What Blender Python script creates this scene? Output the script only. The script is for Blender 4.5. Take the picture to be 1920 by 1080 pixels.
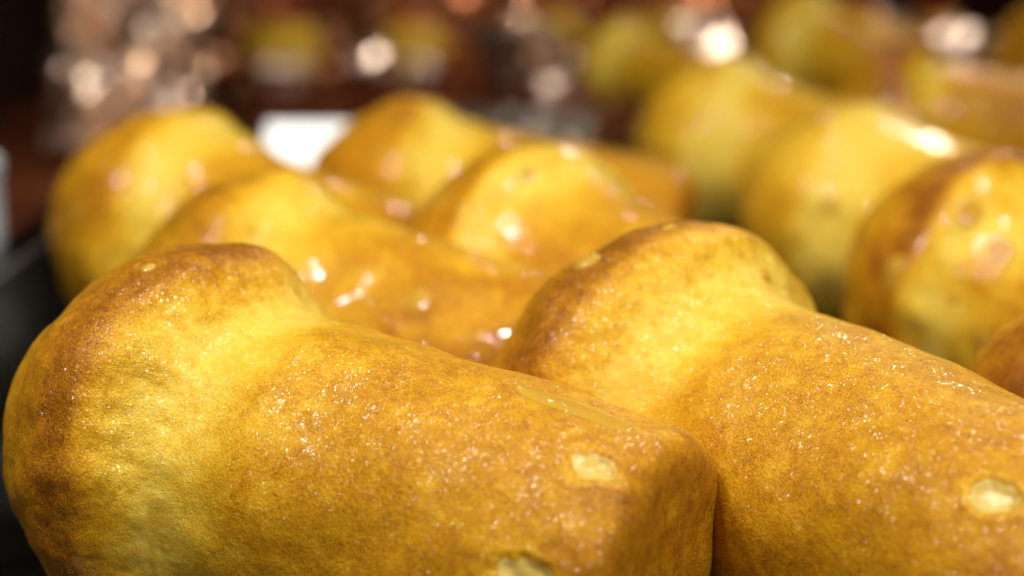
import bpy, math
import numpy as np
from math import radians, sin, cos, pi

# ------------------------------------------------------------------ camera, world, lamps, exposure
scene = bpy.context.scene
for o in list(bpy.data.objects):
    bpy.data.objects.remove(o, do_unlink=True)
COL = scene.collection

CAM_H, PITCH = 0.114, 13.0
cam_d = bpy.data.cameras.new('camera')
cam = bpy.data.objects.new('camera', cam_d)
COL.objects.link(cam)
cam.location = (0, 0, CAM_H)
cam.rotation_euler = (radians(90 - PITCH), 0, 0)
cam_d.lens = 60
cam_d.sensor_width = 36
cam_d.clip_start = 0.01
cam_d.clip_end = 30
cam_d.dof.use_dof = True
cam_d.dof.focus_distance = 0.238
cam_d.dof.aperture_fstop = 9.0
cam_d.dof.aperture_blades = 0
scene.camera = cam

world = bpy.data.worlds.new('World')
scene.world = world
world.use_nodes = True
wb = world.node_tree.nodes['Background']
wb.inputs[0].default_value = (1.0, 0.78, 0.55, 1)
wb.inputs[1].default_value = 0.08

scene.view_settings.view_transform = 'Standard'
scene.view_settings.look = 'None'
scene.view_settings.exposure = -0.42
scene.view_settings.gamma = 1.0
scene.view_settings.use_curve_mapping = False


def lamp(name, loc, aim, power, size, color, cone=100, blend=0.6):
    l = bpy.data.lights.new(name, 'SPOT')
    l.energy = power
    l.shadow_soft_size = size
    l.color = color
    l.spot_size = radians(cone)
    l.spot_blend = blend
    o = bpy.data.objects.new(name, l)
    COL.objects.link(o)
    o.location = loc
    d = np.array(aim) - np.array(loc)
    d = d / np.linalg.norm(d)
    import mathutils
    o.rotation_euler = mathutils.Vector(d).to_track_quat('-Z', 'Y').to_euler()
    return o


WARM = (1.0, 0.94, 0.84)
ROSE = (1.0, 0.78, 0.56)
# small halogen lamps under the top of the display case, a little to the left, then added fills
lamp('display_and_fill_lamp', (-0.30, 0.15, 0.48), (0.0, 0.32, 0.03), 7.6, 0.018, WARM)
lamp('display_and_fill_lamp', (-0.20, 0.17, 0.50), (0.0, 0.34, 0.03), 5.0, 0.018, WARM)
lamp('display_and_fill_lamp', (-0.08, 0.22, 0.52), (0.0, 0.36, 0.03), 4.6, 0.018, WARM)
lamp('display_and_fill_lamp', (0.20, 0.30, 0.54), (0.12, 0.45, 0.03), 2.8, 0.014, WARM)
lamp('display_and_fill_lamp', (-0.20, -0.08, 0.36), (-0.02, 0.28, 0.02), 2.0, 0.018, WARM)  # added fill, low front left, lifts the shaded side of the front cap
lamp('display_and_fill_lamp', (0.28, -0.06, 0.36), (0.03, 0.22, 0.02), 6.5, 0.018, WARM)  # added fill from the right, brightens the shadowed blunt end face
lamp('card_fill_spot', (-0.14, 0.44, 0.55), (-0.069, 0.556, 0.02), 16.0, 0.015, (1, 0.97, 0.92), 14, 0.4)  # added narrow spot, only there to whiten the card
# warm lamps further back in the case
lamp('rear_lamp', (0.05, 1.05, 0.50), (0.02, 0.40, 0.03), 1.0, 0.010, (1.0, 0.87, 0.68), 120)
lamp('rear_lamp', (-0.35, 1.25, 0.50), (-0.20, 0.85, 0.03), 12.0, 0.02, ROSE, 120)
lamp('rear_lamp', (0.40, 1.20, 0.50), (0.20, 0.95, 0.03), 6.0, 0.02, ROSE, 120)


# ------------------------------------------------------------------ noise (numpy)
def _hash(ix, iy, iz, seed):
    h = (ix.astype(np.int64) * 374761393 + iy.astype(np.int64) * 668265263
         + iz.astype(np.int64) * 2147483647 + seed * 974634777) & 0xFFFFFFFF
    h = ((h ^ (h >> 13)) * 1274126177) & 0xFFFFFFFF
    h = h ^ (h >> 16)
    return h


def perlin(p, seed=0):
    i = np.floor(p).astype(np.int64)
    f = p - i
    u = f * f * f * (f * (f * 6 - 15) + 10)
    out = np.zeros(p.shape[:-1])
    for dx in (0, 1):
        for dy in (0, 1):
            for dz in (0, 1):
                h = _hash(i[..., 0] + dx, i[..., 1] + dy, i[..., 2] + dz, seed)
                gx = ((h & 1023) / 511.5) - 1
                gy = (((h >> 10) & 1023) / 511.5) - 1
                gz = (((h >> 20) & 1023) / 511.5) - 1
                d = gx * (f[..., 0] - dx) + gy * (f[..., 1] - dy) + gz * (f[..., 2] - dz)
                w = (u[..., 0] if dx else 1 - u[..., 0]) * (u[..., 1] if dy else 1 - u[..., 1]) * (u[..., 2] if dz else 1 - u[..., 2])
                out += d * w
    return out


def fbm(p, seed, octv=3):
    s, a, t = 1.0, 1.0, 0.0
    for k in range(octv):
        t = t + a * perlin(p * s, seed + 17 * k)
        s *= 2.03
        a *= 0.5
    return t


def sstep(a, b, x):
    t = np.clip((x - a) / (b - a), 0, 1)
    return t * t * (3 - 2 * t)


# ------------------------------------------------------------------ materials
def mat(name):
    m = bpy.data.materials.new(name)
    m.use_nodes = True
    return m, m.node_tree, m.node_tree.nodes['Principled BSDF']


def node(nt, typ, **kw):
    n = nt.nodes.new(typ)
    for k, v in kw.items():
        if k in n.inputs:
            n.inputs[k].default_value = v
        else:
            setattr(n, k, v)
    return n


def ramp(nt, stops):
    r = nt.nodes.new('ShaderNodeValToRGB')
    e = r.color_ramp.elements
    while len(e) > 1:
        e.remove(e[0])
    e[0].position = stops[0][0]
    e[0].color = (*stops[0][1], 1)
    for p, c in stops[1:]:
        x = e.new(p)
        x.color = (*c, 1)
    return r


def math_node(nt, op, a, b=None, c=None):
    n = nt.nodes.new('ShaderNodeMath')
    n.operation = op
    for i, v in enumerate((a, b, c)):
        if v is None:
            continue
        if isinstance(v, (int, float)):
            n.inputs[i].default_value = v
        else:
            nt.links.new(v, n.inputs[i])
    return n.outputs[0]


def baba_material(name, fine=1.0, rough=0.42, coat=0.6, pool=260.0, pool_d=0.0012, broken=False, coat_rough=0.06):
    m, nt, b = mat(name)
    L = nt.links.new
    bake = node(nt, 'ShaderNodeAttribute', attribute_name='bake')
    rest = node(nt, 'ShaderNodeAttribute', attribute_name='rest')
    # crumb grain of the crust
    g1 = node(nt, 'ShaderNodeTexNoise', Scale=3400.0, Detail=2.0, Roughness=0.6)
    L(rest.outputs['Vector'], g1.inputs['Vector'])
    g2 = node(nt, 'ShaderNodeTexNoise', Scale=420.0, Detail=3.0, Roughness=0.6, Distortion=0.6)
    L(rest.outputs['Vector'], g2.inputs['Vector'])
    g3 = node(nt, 'ShaderNodeTexVoronoi', Scale=1900.0, feature='F1')
    L(rest.outputs['Vector'], g3.inputs['Vector'])
    a = math_node(nt, 'MULTIPLY_ADD', g1.outputs['Fac'], 0.95, -0.475)
    c = math_node(nt, 'MULTIPLY_ADD', g2.outputs['Fac'], 0.46, -0.23)
    v = math_node(nt, 'ADD', bake.outputs['Fac'], a)
    v = math_node(nt, 'ADD', v, c)
    r = ramp(nt, [(0.0, (0.96, 0.70, 0.11)), (0.25, (0.87, 0.54, 0.035)), (0.5, (0.71, 0.355, 0.009)),
                  (0.75, (0.49, 0.20, 0.009)), (1.0, (0.24, 0.075, 0.006))])
    L(v, r.inputs[0])
    L(r.outputs[0], b.inputs['Base Color'])
    # wet, uneven gloss
    rr = math_node(nt, 'MULTIPLY_ADD', g2.outputs['Fac'], 0.35, rough - 0.17)
    L(rr, b.inputs['Roughness'])
    b.inputs['Specular IOR Level'].default_value = 0.14
    cl = node(nt, 'ShaderNodeTexNoise', Scale=170.0, Detail=2.0)
    L(rest.outputs['Vector'], cl.inputs['Vector'])
    mr = node(nt, 'ShaderNodeMapRange')
    L(cl.outputs['Fac'], mr.inputs['Value'])
    mr.inputs['From Min'].default_value = 0.38
    mr.inputs['From Max'].default_value = 0.66
    mr.inputs['To Min'].default_value = coat * 0.25
    mr.inputs['To Max'].default_value = coat
    L(mr.outputs['Result'], b.inputs['Coat Weight'])
    b.inputs['Coat Roughness'].default_value = coat_rough
    b.inputs['Coat IOR'].default_value = 1.38
    sss = node(nt, 'ShaderNodeAttribute', attribute_name='soak')
    L(math_node(nt, 'MULTIPLY', sss.outputs['Fac'], 0.5), b.inputs['Subsurface Weight'])
    b.inputs['Subsurface Radius'].default_value = (1.0, 0.55, 0.15)
    b.inputs['Subsurface Scale'].default_value = 0.0035
    h = math_node(nt, 'MULTIPLY_ADD', g3.outputs['Distance'], 0.35, g1.outputs['Fac'])
    h = math_node(nt, 'MULTIPLY_ADD', g2.outputs['Fac'], 0.30, h)
    bp = node(nt, 'ShaderNodeBump', Strength=0.8 * fine, Distance=0.00019)
    L(h, bp.inputs['Height'])
    L(bp.outputs[0], b.inputs['Normal'])
    # the syrup coat: smooth pools on the glazed ones, a broken film on the drier ones
    sw = node(nt, 'ShaderNodeTexNoise', Scale=pool, Detail=1.0, Roughness=0.4)
    L(rest.outputs['Vector'], sw.inputs['Vector'])
    bp2 = node(nt, 'ShaderNodeBump', Strength=1.0, Distance=pool_d)
    L(sw.outputs['Fac'], bp2.inputs['Height'])
    if broken:
        cell = node(nt, 'ShaderNodeTexVoronoi', Scale=3100.0, feature='F1')
        L(rest.outputs['Vector'], cell.inputs['Vector'])
        off = node(nt, 'ShaderNodeVectorMath', operation='SUBTRACT')
        L(cell.outputs['Color'], off.inputs[0])
        off.inputs[1].default_value = (0.5, 0.5, 0.5)
        add = node(nt, 'ShaderNodeVectorMath', operation='MULTIPLY_ADD')
        L(off.outputs[0], add.inputs[0])
        # where the syrup lies thicker the facets drown in it
        wet = node(nt, 'ShaderNodeMapRange')
        L(cl.outputs['Fac'], wet.inputs['Value'])
        wet.inputs['From Min'].default_value = 0.48
        wet.inputs['From Max'].default_value = 0.64
        wet.inputs['To Min'].default_value = 1.0
        wet.inputs['To Max'].default_value = 0.30
        L(wet.outputs['Result'], add.inputs[1])
        L(bp2.outputs[0], add.inputs[2])
        nrm = node(nt, 'ShaderNodeVectorMath', operation='NORMALIZE')
        L(add.outputs[0], nrm.inputs[0])
        L(nrm.outputs[0], b.inputs['Coat Normal'])
    else:
        L(bp2.outputs[0], b.inputs['Coat Normal'])
    return m


M_SHARP = baba_material('baba_crust_matte', 1.0, 0.36, 0.85, 420.0, 0.0005, True, 0.19)
M_GLAZE = baba_material('baba_crust_glazed', 0.5, 0.46, 0.9, 170.0, 0.0010, False, 0.04)


def crumb_material():
    m, nt, b = mat('pale_crumb')
    L = nt.links.new
    rest = node(nt, 'ShaderNodeAttribute', attribute_name='rest')
    n = node(nt, 'ShaderNodeTexNoise', Scale=350.0, Detail=4.0)
    L(rest.outputs['Vector'], n.inputs['Vector'])
    r = ramp(nt, [(0.3, (0.62, 0.38, 0.05)), (0.55, (0.78, 0.57, 0.14)), (0.75, (0.86, 0.70, 0.27))])
    L(n.outputs['Fac'], r.inputs[0])
    L(r.outputs[0], b.inputs['Base Color'])
    b.inputs['Roughness'].default_value = 0.32
    b.inputs['Subsurface Weight'].default_value = 0.3
    b.inputs['Subsurface Radius'].default_value = (1, .7, .3)
    b.inputs['Subsurface Scale'].default_value = 0.002
    bp = node(nt, 'ShaderNodeBump', Strength=0.22, Distance=0.0004)
    L(n.outputs['Fac'], bp.inputs['Height'])
    L(bp.outputs[0], b.inputs['Normal'])
    return m


M_CRUMB = crumb_material()


def syrup_material():
    m, nt, b = mat('clear_syrup')
    b.inputs['Base Color'].default_value = (0.86, 0.50, 0.06, 1)
    b.inputs['Transmission Weight'].default_value = 0.3
    b.inputs['Roughness'].default_value = 0.04
    b.inputs['IOR'].default_value = 1.45
    return m


M_SYRUP = syrup_material()


def metal(name, col, rough, bump_scale=None, bump=0.2, dist=0.0005):
    m, nt, b = mat(name)
    b.inputs['Base Color'].default_value = (*col, 1)
    b.inputs['Metallic'].default_value = 1.0
    tc = node(nt, 'ShaderNodeTexCoord')
    n = node(nt, 'ShaderNodeTexNoise', Scale=bump_scale or 40.0, Detail=4.0)
    nt.links.new(tc.outputs['Object'], n.inputs['Vector'])
    nt.links.new(math_node(nt, 'MULTIPLY_ADD', n.outputs['Fac'], 0.25, rough - 0.12), b.inputs['Roughness'])
    if bump_scale:
        bp = node(nt, 'ShaderNodeBump', Strength=bump, Distance=dist)
        nt.links.new(n.outputs['Fac'], bp.inputs['Height'])
        nt.links.new(bp.outputs[0], b.inputs['Normal'])
    return m


def plain(name, col, rough=0.5, var=0.15, scale=60.0, coat=0.0):
    m, nt, b = mat(name)
    tc = node(nt, 'ShaderNodeTexCoord')
    n = node(nt, 'ShaderNodeTexNoise', Scale=scale, Detail=4.0)
    nt.links.new(tc.outputs['Object'], n.inputs['Vector'])
    lo = tuple(max(0, x * (1 - var)) for x in col)
    hi = tuple(min(1, x * (1 + var)) for x in col)
    r = ramp(nt, [(0.3, lo), (0.7, hi)])
    nt.links.new(n.outputs['Fac'], r.inputs[0])
    nt.links.new(r.outputs[0], b.inputs['Base Color'])
    b.inputs['Roughness'].default_value = rough
    b.inputs['Coat Weight'].default_value = coat
    b.inputs['Coat Roughness'].default_value = 0.08
    return m


M_STEEL = metal('brushed_steel', (0.11, 0.10, 0.08), 0.20, 90.0, 0.15)
M_FOIL = metal('silver_foil', (0.86, 0.78, 0.70), 0.2, 120.0, 0.3)
M_ROSEFOIL = metal('rose_foil', (0.92, 0.70, 0.56), 0.2, 120.0, 0.3)
M_COPPER = metal('copper_foil', (0.72, 0.32, 0.16), 0.24, 120.0, 0.3)
M_CARD = plain('white_card', (0.86, 0.87, 0.86), 0.5, 0.02)
M_DARK = plain('dark_case_panel', (0.016, 0.010, 0.008), 0.35, 0.4, 8.0)
M_BROWN = plain('dark_brown_panel', (0.10, 0.016, 0.007), 0.5, 0.5, 6.0)
M_COUNTER = plain('copper_brown_counter', (0.17, 0.045, 0.018), 0.3, 0.6, 9.0)
M_CHERRY = plain('red_glazed_fruit', (0.42, 0.035, 0.012), 0.18, 0.4, 90.0, 0.8)
M_CREAM = plain('orange_glaze', (0.72, 0.20, 0.02), 0.2, 0.3, 90.0, 0.8)
M_POST = plain('post_highlight_tone', (0.55, 0.62, 0.68), 0.25, 0.05, coat=0.5)  # bluish white highlight of the post put into its base colour
M_CHROME = metal('chrome', (0.62, 0.66, 0.70), 0.16)


# ------------------------------------------------------------------ mesh helpers
def link(name, me, parent=None, m=None):
    o = bpy.data.objects.new(name, me)
    COL.objects.link(o)
    if parent is not None:
        o.parent = parent
    if m is not None:
        me.materials.append(m)
    return o


def mesh_np(name, verts, quads, tris=None, smooth=True):
    """verts (n,3), quads (m,4) -> mesh"""
    me = bpy.data.meshes.new(name)
    verts = np.asarray(verts, dtype=np.float32)
    quads = np.asarray(quads, dtype=np.int32).reshape(-1, 4)
    tris = np.zeros((0, 3), np.int32) if tris is None else np.asarray(tris, np.int32).reshape(-1, 3)
    nl = quads.size + tris.size
    npoly = len(quads) + len(tris)
    me.vertices.add(len(verts))
    me.vertices.foreach_set('co', verts.ravel())
    me.loops.add(nl)
    me.loops.foreach_set('vertex_index', np.concatenate([quads.ravel(), tris.ravel()]))
    me.polygons.add(npoly)
    starts = np.concatenate([np.arange(len(quads)) * 4, quads.size + np.arange(len(tris)) * 3]).astype(np.int32)
    me.polygons.foreach_set('loop_start', starts)
    me.polygons.foreach_set('use_smooth', np.full(npoly, smooth))
    me.update(calc_edges=True)
    me.validate()
    return me


def set_attr(me, name, data, typ):
    a = me.attributes.new(name, typ, 'POINT')
    a.data.foreach_set('vector' if typ == 'FLOAT_VECTOR' else 'value', np.asarray(data, np.float32).ravel())


def thing(name, label, cat, loc, group=None, **kw):
    o = bpy.data.objects.new(name, None)
    o.empty_display_size = 0.01
    COL.objects.link(o)
    o.location = loc
    o['label'] = label
    o['category'] = cat
    if group:
        o['group'] = group
    return o


def tag(o, label, cat, group=None):
    o['label'] = label
    o['category'] = cat
    if group:
        o['group'] = group
    return o


def ring_quads(nr, nc, flip=False, off=0):
    i = np.arange(nr - 1)[:, None]
    j = np.arange(nc)[None, :]
    a = i * nc + j
    b = i * nc + (j + 1) % nc
    c = (i + 1) * nc + (j + 1) % nc
    d = (i + 1) * nc + j
    q = np.stack([a, d, c, b], -1) if not flip else np.stack([a, b, c, d], -1)
    return q.reshape(-1, 4) + off


def lathe(profile, nc=48, wob=None):
    """profile list of (r, z) bottom to top -> verts, quads about Z"""
    p = np.array(profile, float)
    ph = np.linspace(0, 2 * pi, nc, endpoint=False)
    r = p[:, 0][:, None] * np.ones(nc)
    z = p[:, 1][:, None] * np.ones(nc)
    if wob is not None:
        r, z = wob(r, z, ph[None, :])
    v = np.stack([r * np.cos(ph), r * np.sin(ph), z], -1).reshape(-1, 3)
    return v, ring_quads(len(p), nc, flip=True)


# ------------------------------------------------------------------ the baba
PROF = np.array([(-2.62, 0.0), (-2.60, 0.35), (-2.50, 0.85), (-2.18, 1.62), (-1.65, 2.25), (-1.0, 2.70), (-0.45, 2.93),
                 (0.0, 3.0), (0.32, 2.95), (0.60, 2.74), (0.88, 2.46), (1.2, 2.27), (1.7, 2.18), (3.0, 2.13), (4.5, 2.08),
                 (6.0, 2.0), (6.6, 1.95), (6.85, 1.88), (7.0, 1.74), (7.08, 1.50), (7.10, 1.0), (7.10, 0.5), (7.10, 0.0)])
BAKE_T = [-2.6, -1.6, -0.7, -0.15, 0.2, 0.55, 0.95, 1.5, 2.1, 3.0, 5.0, 6.4, 6.9, 7.1]
BAKE_V = [0.58, 0.58, 0.74, 0.90, 0.82, 0.40, 0.08, 0.16, 0.46, 0.57, 0.60, 0.63, 0.72, 0.76]


def profile_curve(n):
    # arc-length resampled Catmull-Rom of PROF
    P = np.vstack([2 * PROF[0] - PROF[1], PROF, 2 * PROF[-1] - PROF[-2]])
    P[0, 1] = -PROF[1, 1]
    P[0, 0] = PROF[1, 0]
    pts = []
    for k in range(1, len(P) - 2):
        for u in np.linspace(0, 1, 24, endpoint=False):
            p0, p1, p2, p3 = P[k - 1], P[k], P[k + 1], P[k + 2]
            pts.append(0.5 * ((2 * p1) + (-p0 + p2) * u + (2 * p0 - 5 * p1 + 4 * p2 - p3) * u * u + (-p0 + 3 * p1 - 3 * p2 + p3) * u ** 3))
    pts.append(PROF[-1])
    pts = np.array(pts)
    s = np.concatenate([[0], np.cumsum(np.linalg.norm(np.diff(pts, axis=0), axis=1))])
    u = np.linspace(0, s[-1], n)
    return np.interp(u, s, pts[:, 0]), np.maximum(np.interp(u, s, pts[:, 1]), 1e-4)


def axis_frame(yaw, tilt):
    a, t = radians(yaw), radians(tilt)
    X = np.array([cos(a) * cos(t), -sin(a) * cos(t), -sin(t)])
    Y = np.array([sin(a), cos(a), 0.0])
    Z = np.cross(X, Y)
    return X, Y, Z


def baba_grid(seed, nr, nc, scale=1.0, cap=1.0, length=1.0, pits=(), bake_add=0.0, pale=0.0, mott=1.0, rim=1.0, plump=0.0, wrinkle=1.0, stem=1.08, shift=0.0, fine=True, bend=0.0, dome=0.0):
    """local grid in cm -> (positions m, bake, rest m)"""
    t, r = profile_curve(nr)
    ph = np.linspace(0, 2 * pi, nc, endpoint=False)
    T = t[:, None] * np.ones(nc)
    R = r[:, None] * np.ones(nc)
    capw = sstep(1.9, 0.6, T)
    R = R * (1 + (cap - 1) * capw) * (1 + (stem - 1) * sstep(0.9, 2.4, T))
    R = R + plump * np.exp(-((T - 1.25) / 0.75) ** 2)
    T = np.where(T > 0, T * length, T)
    PH = np.ones(nr)[:, None] * ph
    base = np.stack([T, R * np.cos(PH), R * np.sin(PH)], -1)
    so = np.array([seed * 7.31, seed * 3.77, seed * 5.13])
    # outward normal of the smooth body
    dt, dr = np.gradient(t), np.gradient(r)
    ln = np.sqrt(dt * dt + dr * dr) + 1e-9
    nx, nrr = -dr / ln, dt / ln
    N = np.stack([nx[:, None] * np.ones(nc), nrr[:, None] * np.cos(PH), nrr[:, None] * np.sin(PH)], -1)
    d = 0.20 * fbm(base * 0.38 + so, seed, 2)
    d += 0.085 * fbm(base * 1.1 + so, seed + 5, 2) * (0.5 + 0.8 * capw)
    # uneven rim where the dough rose over the mould
    rimz = np.exp(-((T - 0.15) / 0.55) ** 2)
    d += rimz * 0.10 * perlin(np.stack([np.cos(PH) * 1.5, np.sin(PH) * 1.5, 0 * PH], -1) + so, seed + 9)
    # creases in the pale shoulder
    sh = np.exp(-((T - 1.0) / 0.75) ** 2)
    wp = np.stack([base[..., 0] * 1.5, base[..., 1] * 0.6, base[..., 2] * 0.6], -1)
    wr = 1 - np.abs(fbm(wp + so, seed + 11, 3)) * 2.2
    d -= wrinkle * sh * 0.020 * sstep(0.60, 1.0, wr)
    d += wrinkle * sh * 0.035 * fbm(base * 1.7 + so, seed + 12, 2)
    stp = np.stack([T * 0.9, np.cos(PH) * R * 6.0, np.sin(PH) * R * 6.0], -1)
    strand = fbm(stp + so, seed + 13, 2) * np.exp(-((T - 0.9) / 0.8) ** 2)
    d += wrinkle * 0.014 * strand
    if fine:
        d += 0.007 * fbm(base * 5.5 + so, seed + 21, 3)
        d += 0.006 * fbm(base * 17.0 + so, seed + 22, 2)
    b = np.interp(T / np.where(T > 0, length, 1), BAKE_T, BAKE_V)
    tt = T + shift + 0.55 * fbm(np.stack([np.cos(PH) * 1.2, np.sin(PH) * 1.2, T * 0.4], -1) + so, seed + 31, 2)
    b = np.interp(tt / np.where(tt > 0, length, 1), BAKE_T, BAKE_V)
    b = b - (1 - rim) * 0.5 * np.exp(-((tt + 0.1) / 0.75) ** 2)
    b = b + 0.26 * mott * fbm(base * 0.8 + so, seed + 32, 3) + 0.08 * fbm(base * 2.7 + so, seed + 33, 3) + 0.10 * fbm(base * 9 + so, seed + 34, 2)
    b = b - dome * sstep(0.1, -0.9, T) * (0.35 + 0.9 * np.clip(fbm(np.stack([T * 0.5, np.cos(PH) * 2.2, np.sin(PH) * 2.2], -1) + so, seed + 35, 2), -.4, 1))
    b = b - 0.13 * sstep(0.12, 0.5, fbm(base * 2.1 + so, seed + 36, 2)) * sstep(1.5, 3.0, T)
    b = b + bake_add - pale + 0.22 * strand
    masks = []
    for (pt, pphi, pl, pw, dep) in pits:
        dp = (np.degrees(PH) - pphi + 180) % 360 - 180
        y = np.radians(dp) * 2.05
        x = T - pt
        wob = 0.45 * fbm(np.stack([x * 2.6, y * 2.6, 0 * x + 1.7], -1) + so, seed + 41, 3) 
        q = np.sqrt((x / pl) ** 2 + (y / pw) ** 2) + wob
        bowl = sstep(1.02, 0.35, q)
        d = d - dep * bowl
        d = d + 0.012 * np.exp(-((q - 1.12) / 0.2) ** 2)
        b = np.where(q < 1.0, b * (1 - bowl) + 0.02 * bowl, b)
        b = b - 0.12 * np.exp(-((q - 1.05) / 0.15) ** 2)
        masks.append(q)
    P = base + N * d[..., None]
    if bend:
        P[..., 2] += bend * (np.maximum(T, 0) / 7.0) ** 2
    return P * 0.01 * scale, np.clip(b, -0.1, 1.05), (P + so * 3) * 0.01, masks


def grid_normals(P):
    dj = np.roll(P, -1, 1) - np.roll(P, 1, 1)
    di = np.gradient(P, axis=0)
    n = np.cross(dj, di)
    ax = P[:, :, :].mean(axis=1)
    n /= (np.linalg.norm(n, axis=-1, keepdims=True) + 1e-12)
    # outward
    if np.sum(n * (P - ax[:, None, :])) < 0:
        n = -n
    n[0] = n[1].mean(0) / np.linalg.norm(n[1].mean(0))
    n[-1] = n[-2].mean(0) / np.linalg.norm(n[-2].mean(0))
    return n


SEAM_T = 0.42
BABA_INFO = {}


def make_baba(label, xyz, yaw, seed, scale=1.0, tilt=8.0, res=(130, 170), m=None, parts=(), group=None, drops=(), films=(), pits=(), name='baba', **kw):
    nr, nc = res
    P, B, RST, masks = baba_grid(seed, nr, nc, scale=scale, pits=pits, **kw)
    X, Y, Z = axis_frame(yaw, tilt)
    W = P[..., 0:1] * X + P[..., 1:2] * Y + P[..., 2:3] * Z
    base = np.array([xyz[0], xyz[1], 0.0])
    W[..., 2] += xyz[2]
    # soft dough: flattened where it rests on the tray
    lowz = W[..., 2]
    W[..., 2] = np.where(lowz < 0.003, 0.0004 + 0.0026 * np.exp(np.minimum(lowz - 0.003, 0) / 0.0026), lowz)
    Nn = grid_normals(W)
    root = thing(name, label, 'pastry', tuple(base), group)
    t, _ = profile_curve(nr)
    k = int(np.argmin(np.abs(t - SEAM_T)))
    m = m or M_GLAZE

    def build(pname, i0, i1, close_end):
        w, b, rs, nn = W[i0:i1], B[i0:i1], RST[i0:i1], Nn[i0:i1]
        edge = w[-1] if close_end == 'hi' else w[0]
        c = edge.mean(0)
        sgn = -1 if close_end == 'hi' else 1
        inner = []
        for f, push in ((0.80, 0.0008), (0.5, 0.003), (0.02, 0.004)):
            inner.append(c + (edge - c) * f + X * sgn * push)
        inner = np.array(inner)
        if close_end == 'hi':
            w2 = np.concatenate([w, inner]); nn2 = np.concatenate([nn, np.repeat(X[None, None], 3, 0).repeat(nc, 1)])
            b2 = np.concatenate([b, np.repeat(b[-1:], 3, 0)]); r2 = np.concatenate([rs, np.repeat(rs[-1:], 3, 0)])
        else:
            w2 = np.concatenate([inner[::-1], w]); nn2 = np.concatenate([np.repeat(-X[None, None], 3, 0).repeat(nc, 1), nn])
            b2 = np.concatenate([np.repeat(b[:1], 3, 0), b]); r2 = np.concatenate([np.repeat(rs[:1], 3, 0), rs])
        me = mesh_np(pname, w2.reshape(-1, 3), ring_quads(len(w2), nc, flip=True))
        set_attr(me, 'bake', b2.reshape(-1), 'FLOAT')
        sk = sstep(0.0, 0.9, np.abs(t[np.clip(np.arange(len(w2)) + (i0 if close_end == 'hi' else i0 - 3), 0, nr - 1)] - SEAM_T))
        set_attr(me, 'soak', np.repeat(sk, nc), 'FLOAT')
        set_attr(me, 'rest', r2.reshape(-1, 3), 'FLOAT_VECTOR')
        me.normals_split_custom_set_from_vertices(nn2.reshape(-1, 3).astype(np.float32))
        return link(pname, me, root, m)

    cap_o = build('cap', 0, k + 1, 'hi')
    stem_o = build('stem', k, nr, 'lo')
    # pale crumb showing in the holes
    for q in masks:
        sel = q < 0.9
        ii, jj = np.where(sel)
        idx = -np.ones(q.shape, int)
        idx[ii, jj] = np.arange(len(ii))
        a, bq, c, d = idx[:-1], np.roll(idx, -1, 1)[:-1], np.roll(idx, -1, 1)[1:], idx[1:]
        ok = (a >= 0) & (bq >= 0) & (c >= 0) & (d >= 0)
        quads = np.stack([a[ok], bq[ok], c[ok], d[ok]], -1)
        lift = 0.00012 * sstep(0.9, 0.65, q[ii, jj])[:, None] - 0.00006
        v = W[ii, jj] + Nn[ii, jj] * lift
        me = mesh_np('crumb_pocket', v, quads)
        set_attr(me, 'rest', RST[ii, jj], 'FLOAT_VECTOR')
        po = link('crumb_pocket', me, stem_o, M_CRUMB)
        sol = po.modifiers.new('thick', 'SOLIDIFY')
        sol.thickness = 0.0015
        sol.offset = -1
    # syrup drops and films: domed lenses that follow the crust
    for kk, (dt, dphi, dl, dw, dh) in enumerate(list(drops) + list(films)):
        isfilm = kk >= len(drops)
        n1, n2 = (10, 24) if not isfilm else (26, 64)
        rr = np.linspace(0, 1, n1)
        aa = np.linspace(0, 2 * pi, n2, endpoint=False)
        wob = 1 + (0.16 if not isfilm else 0.3) * perlin(np.stack([np.cos(aa) * 1.4, np.sin(aa) * 1.4, aa * 0 + kk * 3.3 + seed], -1), seed + 51)
        tq = dt + rr[:, None] * np.cos(aa) * dl * wob
        phq = np.radians(dphi) + rr[:, None] * np.sin(aa) * dw / 2.1 * wob
        ti = np.interp(tq, t * np.where(t > 0, kw.get('length', 1.0), 1), np.arange(nr))
        pj = (phq / (2 * pi) * nc) % nc
        i0 = np.clip(ti.astype(int), 0, nr - 2); fi = (ti - i0)[..., None]
        j0 = pj.astype(int) % nc; j1 = (j0 + 1) % nc; fj = (pj - np.floor(pj))[..., None]
        def samp(A):
            return (A[i0, j0] * (1 - fi) * (1 - fj) + A[i0 + 1, j0] * fi * (1 - fj) + A[i0, j1] * (1 - fi) * fj + A[i0 + 1, j1] * fi * fj)
        p, n = samp(W), samp(Nn)
        n = n.mean(axis=(0, 1)) * 0.5 + n * 0.5
        prof = np.sqrt(np.clip(1 - rr ** 2, 0, 1))[:, None, None]
        hh = dh * (prof if not isfilm else prof * (0.55 + 0.9 * np.abs(perlin(np.stack([tq * 2.2, phq * 4, 0 * tq], -1), seed + 60))[..., None]))
        top = p + n * (hh * 0.01 * scale)
        bot = p - n * 0.0006
        g = np.concatenate([top, bot[::-1]])
        me = mesh_np('syrup_drop', g.reshape(-1, 3), ring_quads(len(g), n2, flip=True))
        par = cap_o if dt < SEAM_T else stem_o
        link('syrup_film' if isfilm else 'syrup_drop', me, par, M_SYRUP)
    BABA_INFO[label] = (W + base, t)
    return root


G = 'syrup soaked babas lying in the display tray'
rng = np.random.default_rng(4)


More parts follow.
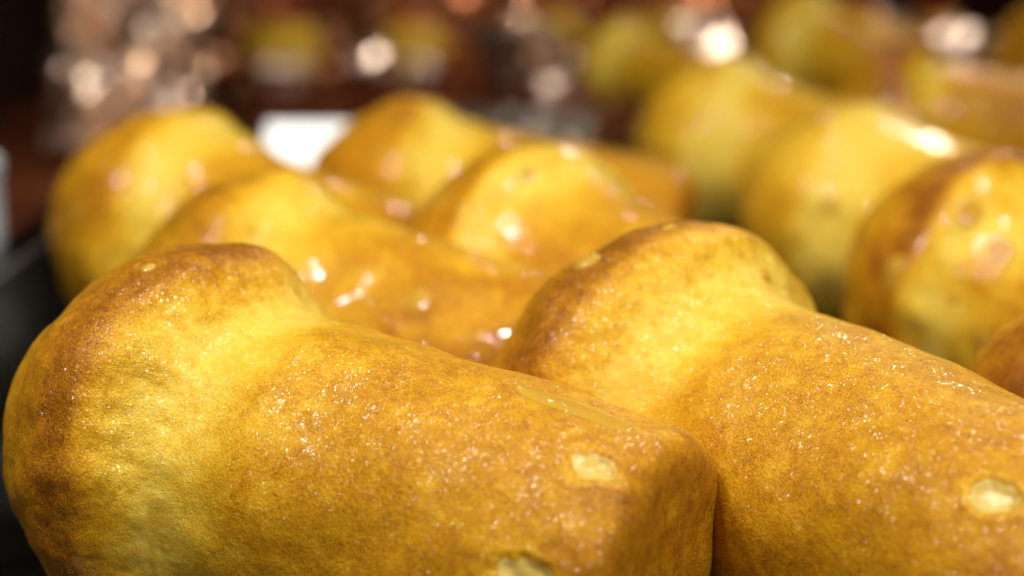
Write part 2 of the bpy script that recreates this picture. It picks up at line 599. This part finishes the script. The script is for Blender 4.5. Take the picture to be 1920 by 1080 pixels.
def rand_drops(n, seed, lo=(-1.2, 110), hi=(5.0, 250)):
    r = np.random.default_rng(seed)
    out = []
    for _ in range(n):
        s = r.uniform(0.04, 0.10)
        out.append((r.uniform(lo[0], hi[0]), r.uniform(lo[1], hi[1]), s * 2.4, s * 2.4 * r.uniform(0.8, 1.3), s * 0.32))
    return out


PITS_A = [(7.42, 119, 0.42, 0.27, 0.11), (7.2, 163, 0.55, 0.32, 0.11)]
PITS_B = [(7.35, 133, 0.38, 0.24, 0.09)]
# front left, in focus
make_baba('sharp golden baba in the left foreground, blunt end with pale holes', (-0.0492, 0.255, 0.030), 31, 3, 1.0, 5.0,
          res=(460, 620), m=M_SHARP, group=G, length=1.15, cap=1.07, stem=1.13, mott=0.35, rim=1.0, pits=PITS_A,
          drops=[(-0.2, 108, 0.10, 0.09, 0.05)], films=[(6.6, 92, 0.9, 0.22, 0.04)])
# front right, in focus
make_baba('sharp golden baba on the right whose cap rises behind the foremost blunt end', (0.0258, 0.269, 0.0278), 52, 8, 1.02, 2.6,
          res=(420, 560), m=M_SHARP, group=G, cap=1.13, length=1.18, stem=1.13, shift=0.25, mott=0.35, rim=1.0, plump=0.06, pits=PITS_B,
          drops=[(-0.5, 117, 0.20, 0.16, 0.10), (-0.1, 92, 0.1, 0.1, 0.06), (1.0, 71, 0.10, 0.09, 0.06)])
MR = (150, 200)
make_baba('soft focus baba directly behind the foremost cap, long glossy stem', (-0.052, 0.338, 0.030), 30, 12, 1.0, 8, res=MR, group=G,
          drops=rand_drops(22, 1), plump=0.30, stem=1.16, bend=0.25, rim=0.55, length=1.1)
make_baba('rounded yellow baba behind the sharp right hand cap, dotted with syrup drops', (0.004, 0.368, 0.0290), 46, 17, 0.99, 8, res=MR, group=G,
          length=0.75, drops=rand_drops(26, 2), plump=0.5, stem=1.2, rim=0.55, cap=1.1)
make_baba('leftmost blurred baba with a tall amber cap beside the dark case wall', (-0.0875, 0.428, 0.0298), 28, 21, 1.07, 7, res=MR, group=G,
          drops=rand_drops(22, 3), plump=0.42, stem=1.1, bend=-0.3, rim=0.55)
make_baba('blurred amber baba right of the bright white card', (-0.0300, 0.470, 0.029), 14, 26, 1.02, 7, res=MR, group=G,
          drops=rand_drops(16, 4), plump=0.3, stem=1.15, rim=0.55, length=1.1)
# right hand group
make_baba('mottled baba with a brown rim cut by the right edge', (0.0985, 0.353, 0.032), 50, 31, 1.02, 7, res=MR, group=G, drops=rand_drops(18, 5), plump=0.3, stem=1.15, mott=2.0)
make_baba('pale lemon coloured baba left of the mottled brown rimmed one', (0.0895, 0.452, 0.030), 40, 36, 1.0, 7, res=MR, group=G, rim=0.25, pale=0.2, drops=rand_drops(3, 6), plump=0.4, stem=1.2)
make_baba('blurred pale yellow baba standing tallest of the pair behind the lemon one', (0.070, 0.580, 0.031), 35, 41, 1.0, 7, res=MR, group=G, rim=0.25, pale=0.12, plump=0.35, bend=0.3)
make_baba('dark orange baba peeking in at the right edge low down', (0.097, 0.268, 0.026), 55, 46, 0.88, 5, res=MR, group=G, bake_add=0.15)
LR = (90, 120)
make_baba('far amber baba with a cluster of white glints on its side', (0.150, 0.66, 0.030), 20, 51, 1.0, 7, res=LR, group=G, bake_add=0.05, drops=rand_drops(8, 9))
make_baba('far yellow baba whose round top meets the dark red background', (0.147, 0.86, 0.038), 50, 56, 1.0, 7, res=LR, group=G, rim=0.25, pale=0.1)
make_baba('small far yellow baba in front of the rear foil cups', (0.055, 0.88, 0.030), 45, 61, 0.75, 7, res=LR, group=G, rim=0.25, pale=0.15)
make_baba('far yellow baba cut by the upper right edge', (0.27, 0.86, 0.032), 40, 66, 1.05, 7, res=LR, group=G, pale=0.1)


# ------------------------------------------------------------------ tray, case, card, foil, rear pastries
def box(name, c, s, m, parent=None, bev=0.0):
    x, y, z = [v / 2 for v in s]
    v = [(-x, -y, -z), (x, -y, -z), (x, y, -z), (-x, y, -z), (-x, -y, z), (x, -y, z), (x, y, z), (-x, y, z)]
    f = [(0, 3, 2, 1), (4, 5, 6, 7), (0, 1, 5, 4), (1, 2, 6, 5), (2, 3, 7, 6), (3, 0, 4, 7)]
    me = mesh_np(name, np.array(v) + np.array(c), f, smooth=False)
    o = link(name, me, parent, m)
    if bev:
        b = o.modifiers.new('bev', 'BEVEL'); b.width = bev; b.segments = 3
    return o


tray = thing('serving_tray', 'shiny steel serving tray under the babas', 'tray', (0.15, 0.45, -0.004))
box('tray_floor', (0, 0, 0.0015), (0.56, 0.80, 0.003), M_STEEL, tray)
for sx in (-1, 1):
    box('tray_wall', (sx * 0.281, 0, 0.011), (0.003, 0.80, 0.022), M_STEEL, tray)
    # rolled edge
    box('tray_rim', (sx * 0.2845, 0, 0.0235), (0.011, 0.81, 0.005), M_STEEL, tray, 0.002)

counter = box('counter', (0.1, 0.9, -0.02), (2.4, 2.6, 0.02), M_COUNTER)
counter['kind'] = 'structure'
back = box('back_wall', (0.1, 2.0, 0.4), (2.4, 0.02, 1.0), M_BROWN)
back['kind'] = 'structure'
side = box('side_wall', (-0.30, 0.9, 0.3), (0.02, 2.2, 0.66), M_DARK)
side['kind'] = 'structure'


# white card leaning between the babas
card = thing('white_card', 'blank white card leaning between the two rear amber babas', 'card', (-0.0695, 0.53, 0.0))
v = []
nx, nz = 14, 10
for side_k in (0, 1):
    for iz in range(nz + 1):
        for ix in range(nx + 1):
            x = (ix / nx - 0.5) * 0.029
            h = iz / nz * 0.061
            yb = 0.85 * h + 0.06 * x * x / 0.05 + side_k * 0.0008
            v.append((x, yb, h * 0.62))
q = []
st = nx + 1
n0 = st * (nz + 1)
for iz in range(nz):
    for ix in range(nx):
        a = iz * st + ix
        q.append((a, a + 1, a + 1 + st, a + st))
        q.append((n0 + a, n0 + a + st, n0 + a + 1 + st, n0 + a + 1))
for ix in range(nx):
    a = ix; q.append((a, n0 + a, n0 + a + 1, a + 1))
    a = nz * st + ix; q.append((a, a + 1, n0 + a + 1, n0 + a))
for iz in range(nz):
    a = iz * st; q.append((a, a + st, n0 + a + st, n0 + a))
    a = iz * st + nx; q.append((a, n0 + a, n0 + a + st, a + st))
link('card_face', mesh_np('card_face', v, q), card, M_CARD)


def crumpled(name, label, cat, loc, w, h, seed, m, amp, lean=0.6, freq=60.0, group=None):
    """crumpled sheet with sharp facets, standing up and leaning back"""
    n = 46
    u, t = np.meshgrid(np.linspace(-.5, .5, n), np.linspace(0, 1, n))
    p = np.stack([u * w * freq, t * h * freq, 0 * u + seed * 1.7], -1)
    d = amp * (np.abs(perlin(p, seed)) * 1.6 + 0.7 * np.abs(perlin(p * 2.1, seed + 3)) + 1.2 * perlin(p * 0.5, seed + 5))
    x = u * w + 0.35 * amp * perlin(p + 9.1, seed + 7)
    y = t * h * lean + d
    z = t * h * (1 - 0.25 * lean) + 0.3 * amp * perlin(p + 4.4, seed + 8)
    vv = np.stack([x, y, z], -1).reshape(-1, 3)
    i, j = np.meshgrid(np.arange(n - 1), np.arange(n - 1), indexing='ij')
    a = (i * n + j).ravel()
    o = link(name, mesh_np(name, vv, np.stack([a, a + 1, a + 1 + n, a + n], -1), smooth=False), None, m)
    sol = o.modifiers.new('thick', 'SOLIDIFY'); sol.thickness = 0.0004
    o.location = loc
    return tag(o, label, cat, group)


crumpled('foil_sheet', 'crumpled silver foil glittering above the leftmost baba', 'foil', (-0.180, 0.78, 0.0), 0.075, 0.16, 3, M_ROSEFOIL, 0.022, freq=42.0)
crumpled('foil_sheet', 'low crumpled foil edge behind the two central babas', 'foil', (0.0, 0.74, 0.0), 0.07, 0.022, 7, M_FOIL, 0.006, lean=-0.2)

def foil_pastry(label, loc, s, seed, top_m, cake_pale=0.1):
    root = thing('foil_cup_pastry', label, 'pastry', loc, 'small pastries in foil cups at the back')
    pleat = lambda r, z, ph: (r * (1 + 0.055 * np.sign(np.cos(ph * 22)) * (z / 0.03 + 0.2)), z)
    vv, qq = lathe([(0.001, 0), (0.019, 0), (0.0195, 0.001), (0.023, 0.014), (0.027, 0.030), (0.0265, 0.0302), (0.0222, 0.014), (0.0185, 0.003), (0.001, 0.003)], 132,
                   lambda r, z, ph: (r * (1 + 0.05 * np.cos(ph * 22) * np.clip(z / 0.03 + 0.15, 0, 1)), z + 0 * ph))
    link('foil_cup', mesh_np('foil_cup', vv * s, qq), root, M_ROSEFOIL)
    vv, qq = lathe([(0.001, 0.004), (0.018, 0.004), (0.022, 0.016), (0.0265, 0.030), (0.0275, 0.037), (0.025, 0.045), (0.019, 0.051), (0.010, 0.0545), (0.0005, 0.0555)], 64,
                   lambda r, z, ph: (r * (1 + 0.05 * np.cos(ph * 3 + seed)), z))
    me = mesh_np('cake', vv * s, qq)
    bk = 0.35 + 0.25 * fbm(vv * 60 + seed * 3.1, seed, 3) - cake_pale
    set_attr(me, 'bake', bk, 'FLOAT'); set_attr(me, 'rest', vv + seed, 'FLOAT_VECTOR')
    link('cake', me, root, M_GLAZE)
    r_ = np.random.default_rng(seed)
    for k in range(3):
        a = k * 2.1 + seed
        vv, qq = lathe([(0.0004, -0.008), (0.005, -0.0065), (0.008, -0.002), (0.0085, 0.002), (0.0065, 0.006), (0.0025, 0.0078), (0.0004, 0.0072)], 28,
                       lambda r, z, ph: (r * (1 + 0.08 * np.cos(ph * 2 + k)), z))
        vv = vv * s * r_.uniform(0.9, 1.15) + np.array([cos(a) * 0.0098, sin(a) * 0.0098, 0.0565]) * s
        link('glazed_fruit', mesh_np('glazed_fruit', vv, qq), root, top_m)
    return root

foil_pastry('foil cup pastry with red fruit, left of the others at the top edge', (-0.128, 0.96, 0.0), 0.85, 2, M_CHERRY)
foil_pastry('foil cup pastry with orange fruit at the top centre', (-0.058, 0.98, 0.0), 0.8, 5, M_CREAM)
foil_pastry('foil cup pastry with red fruit between the top centre and the far babas', (0.02, 1.05, 0.0), 0.85, 8, M_CHERRY)
foil_pastry('foil cup pastry with red fruit behind the small far baba', (0.09, 1.05, 0.0), 0.85, 11, M_CHERRY)
foil_pastry('foil cup pastry with orange fruit near the black upper right corner', (0.21, 1.06, 0.0), 0.8, 14, M_CREAM)
foil_pastry('foil cup pastry with red fruit nearest the black upper right corner', (0.265, 1.08, 0.0), 0.75, 17, M_CHERRY)

post = thing('case_post', 'short corner post, pale with a painted highlight, at the dark left edge', 'post', (-0.147, 0.47, -0.004))
vv, qq = lathe([(0.001, 0), (0.0065, 0), (0.0065, 0.002), (0.0045, 0.004), (0.0045, 0.075), (0.0052, 0.078), (0.0052, 0.084), (0.003, 0.088), (0.0005, 0.089)], 32)
link('post_shaft', mesh_np('post_shaft', vv * np.array([1, 1, 0.55]), qq), post, M_POST)


def foil_scrap(label, loc, r, seed):
    """a scrap of foil crumpled into a loose faceted ball"""
    n1, n2 = 11, 18
    th = np.linspace(0.02, pi - 0.02, n1)[:, None]
    a = np.linspace(0, 2 * pi, n2, endpoint=False)[None, :]
    d = np.stack([np.sin(th) * np.cos(a), np.sin(th) * np.sin(a), -np.cos(th) * np.ones_like(a)], -1)
    k = 1 + 0.55 * perlin(d * 1.6 + seed, seed) + 0.35 * np.abs(perlin(d * 3.3 + seed, seed + 1))
    vv = (d * k[..., None] * r * np.array([1.0, 0.8, 0.85])).reshape(-1, 3)
    vv[:, 2] -= vv[:, 2].min()
    o = link('foil_scrap', mesh_np('foil_scrap', vv, ring_quads(n1, n2, flip=True), smooth=False), None, M_ROSEFOIL)
    o.location = loc
    return tag(o, label, 'foil', 'crumpled rose foil scraps at the back of the case')

foil_scrap('upright scrap of rose foil left of the amber baba behind the card', (-0.077, 0.97, 0.0), 0.02, 4)
foil_scrap('bright peach foil scrap at the top, left of the far babas', (0.003, 0.93, 0.0), 0.026, 5)
foil_scrap('orange lit foil scrap between the peach one and the small far baba', (0.026, 0.90, 0.0), 0.018, 7)
foil_scrap('peach foil scrap just left of the round topped far baba', (0.105, 0.95, 0.0), 0.026, 9)
foil_scrap('pink foil scrap, left one of the pair by the black corner', (0.205, 0.95, 0.0), 0.024, 12)
foil_scrap('pink foil scrap, right one of the pair by the black corner', (0.248, 0.95, 0.0), 0.024, 15)

crumpled('foil_sheet', 'long crumpled copper coloured foil along the back of the case', 'foil', (0.0, 1.14, -0.01), 0.40, 0.075, 21, M_COPPER, 0.014, lean=0.3, freq=45.0)
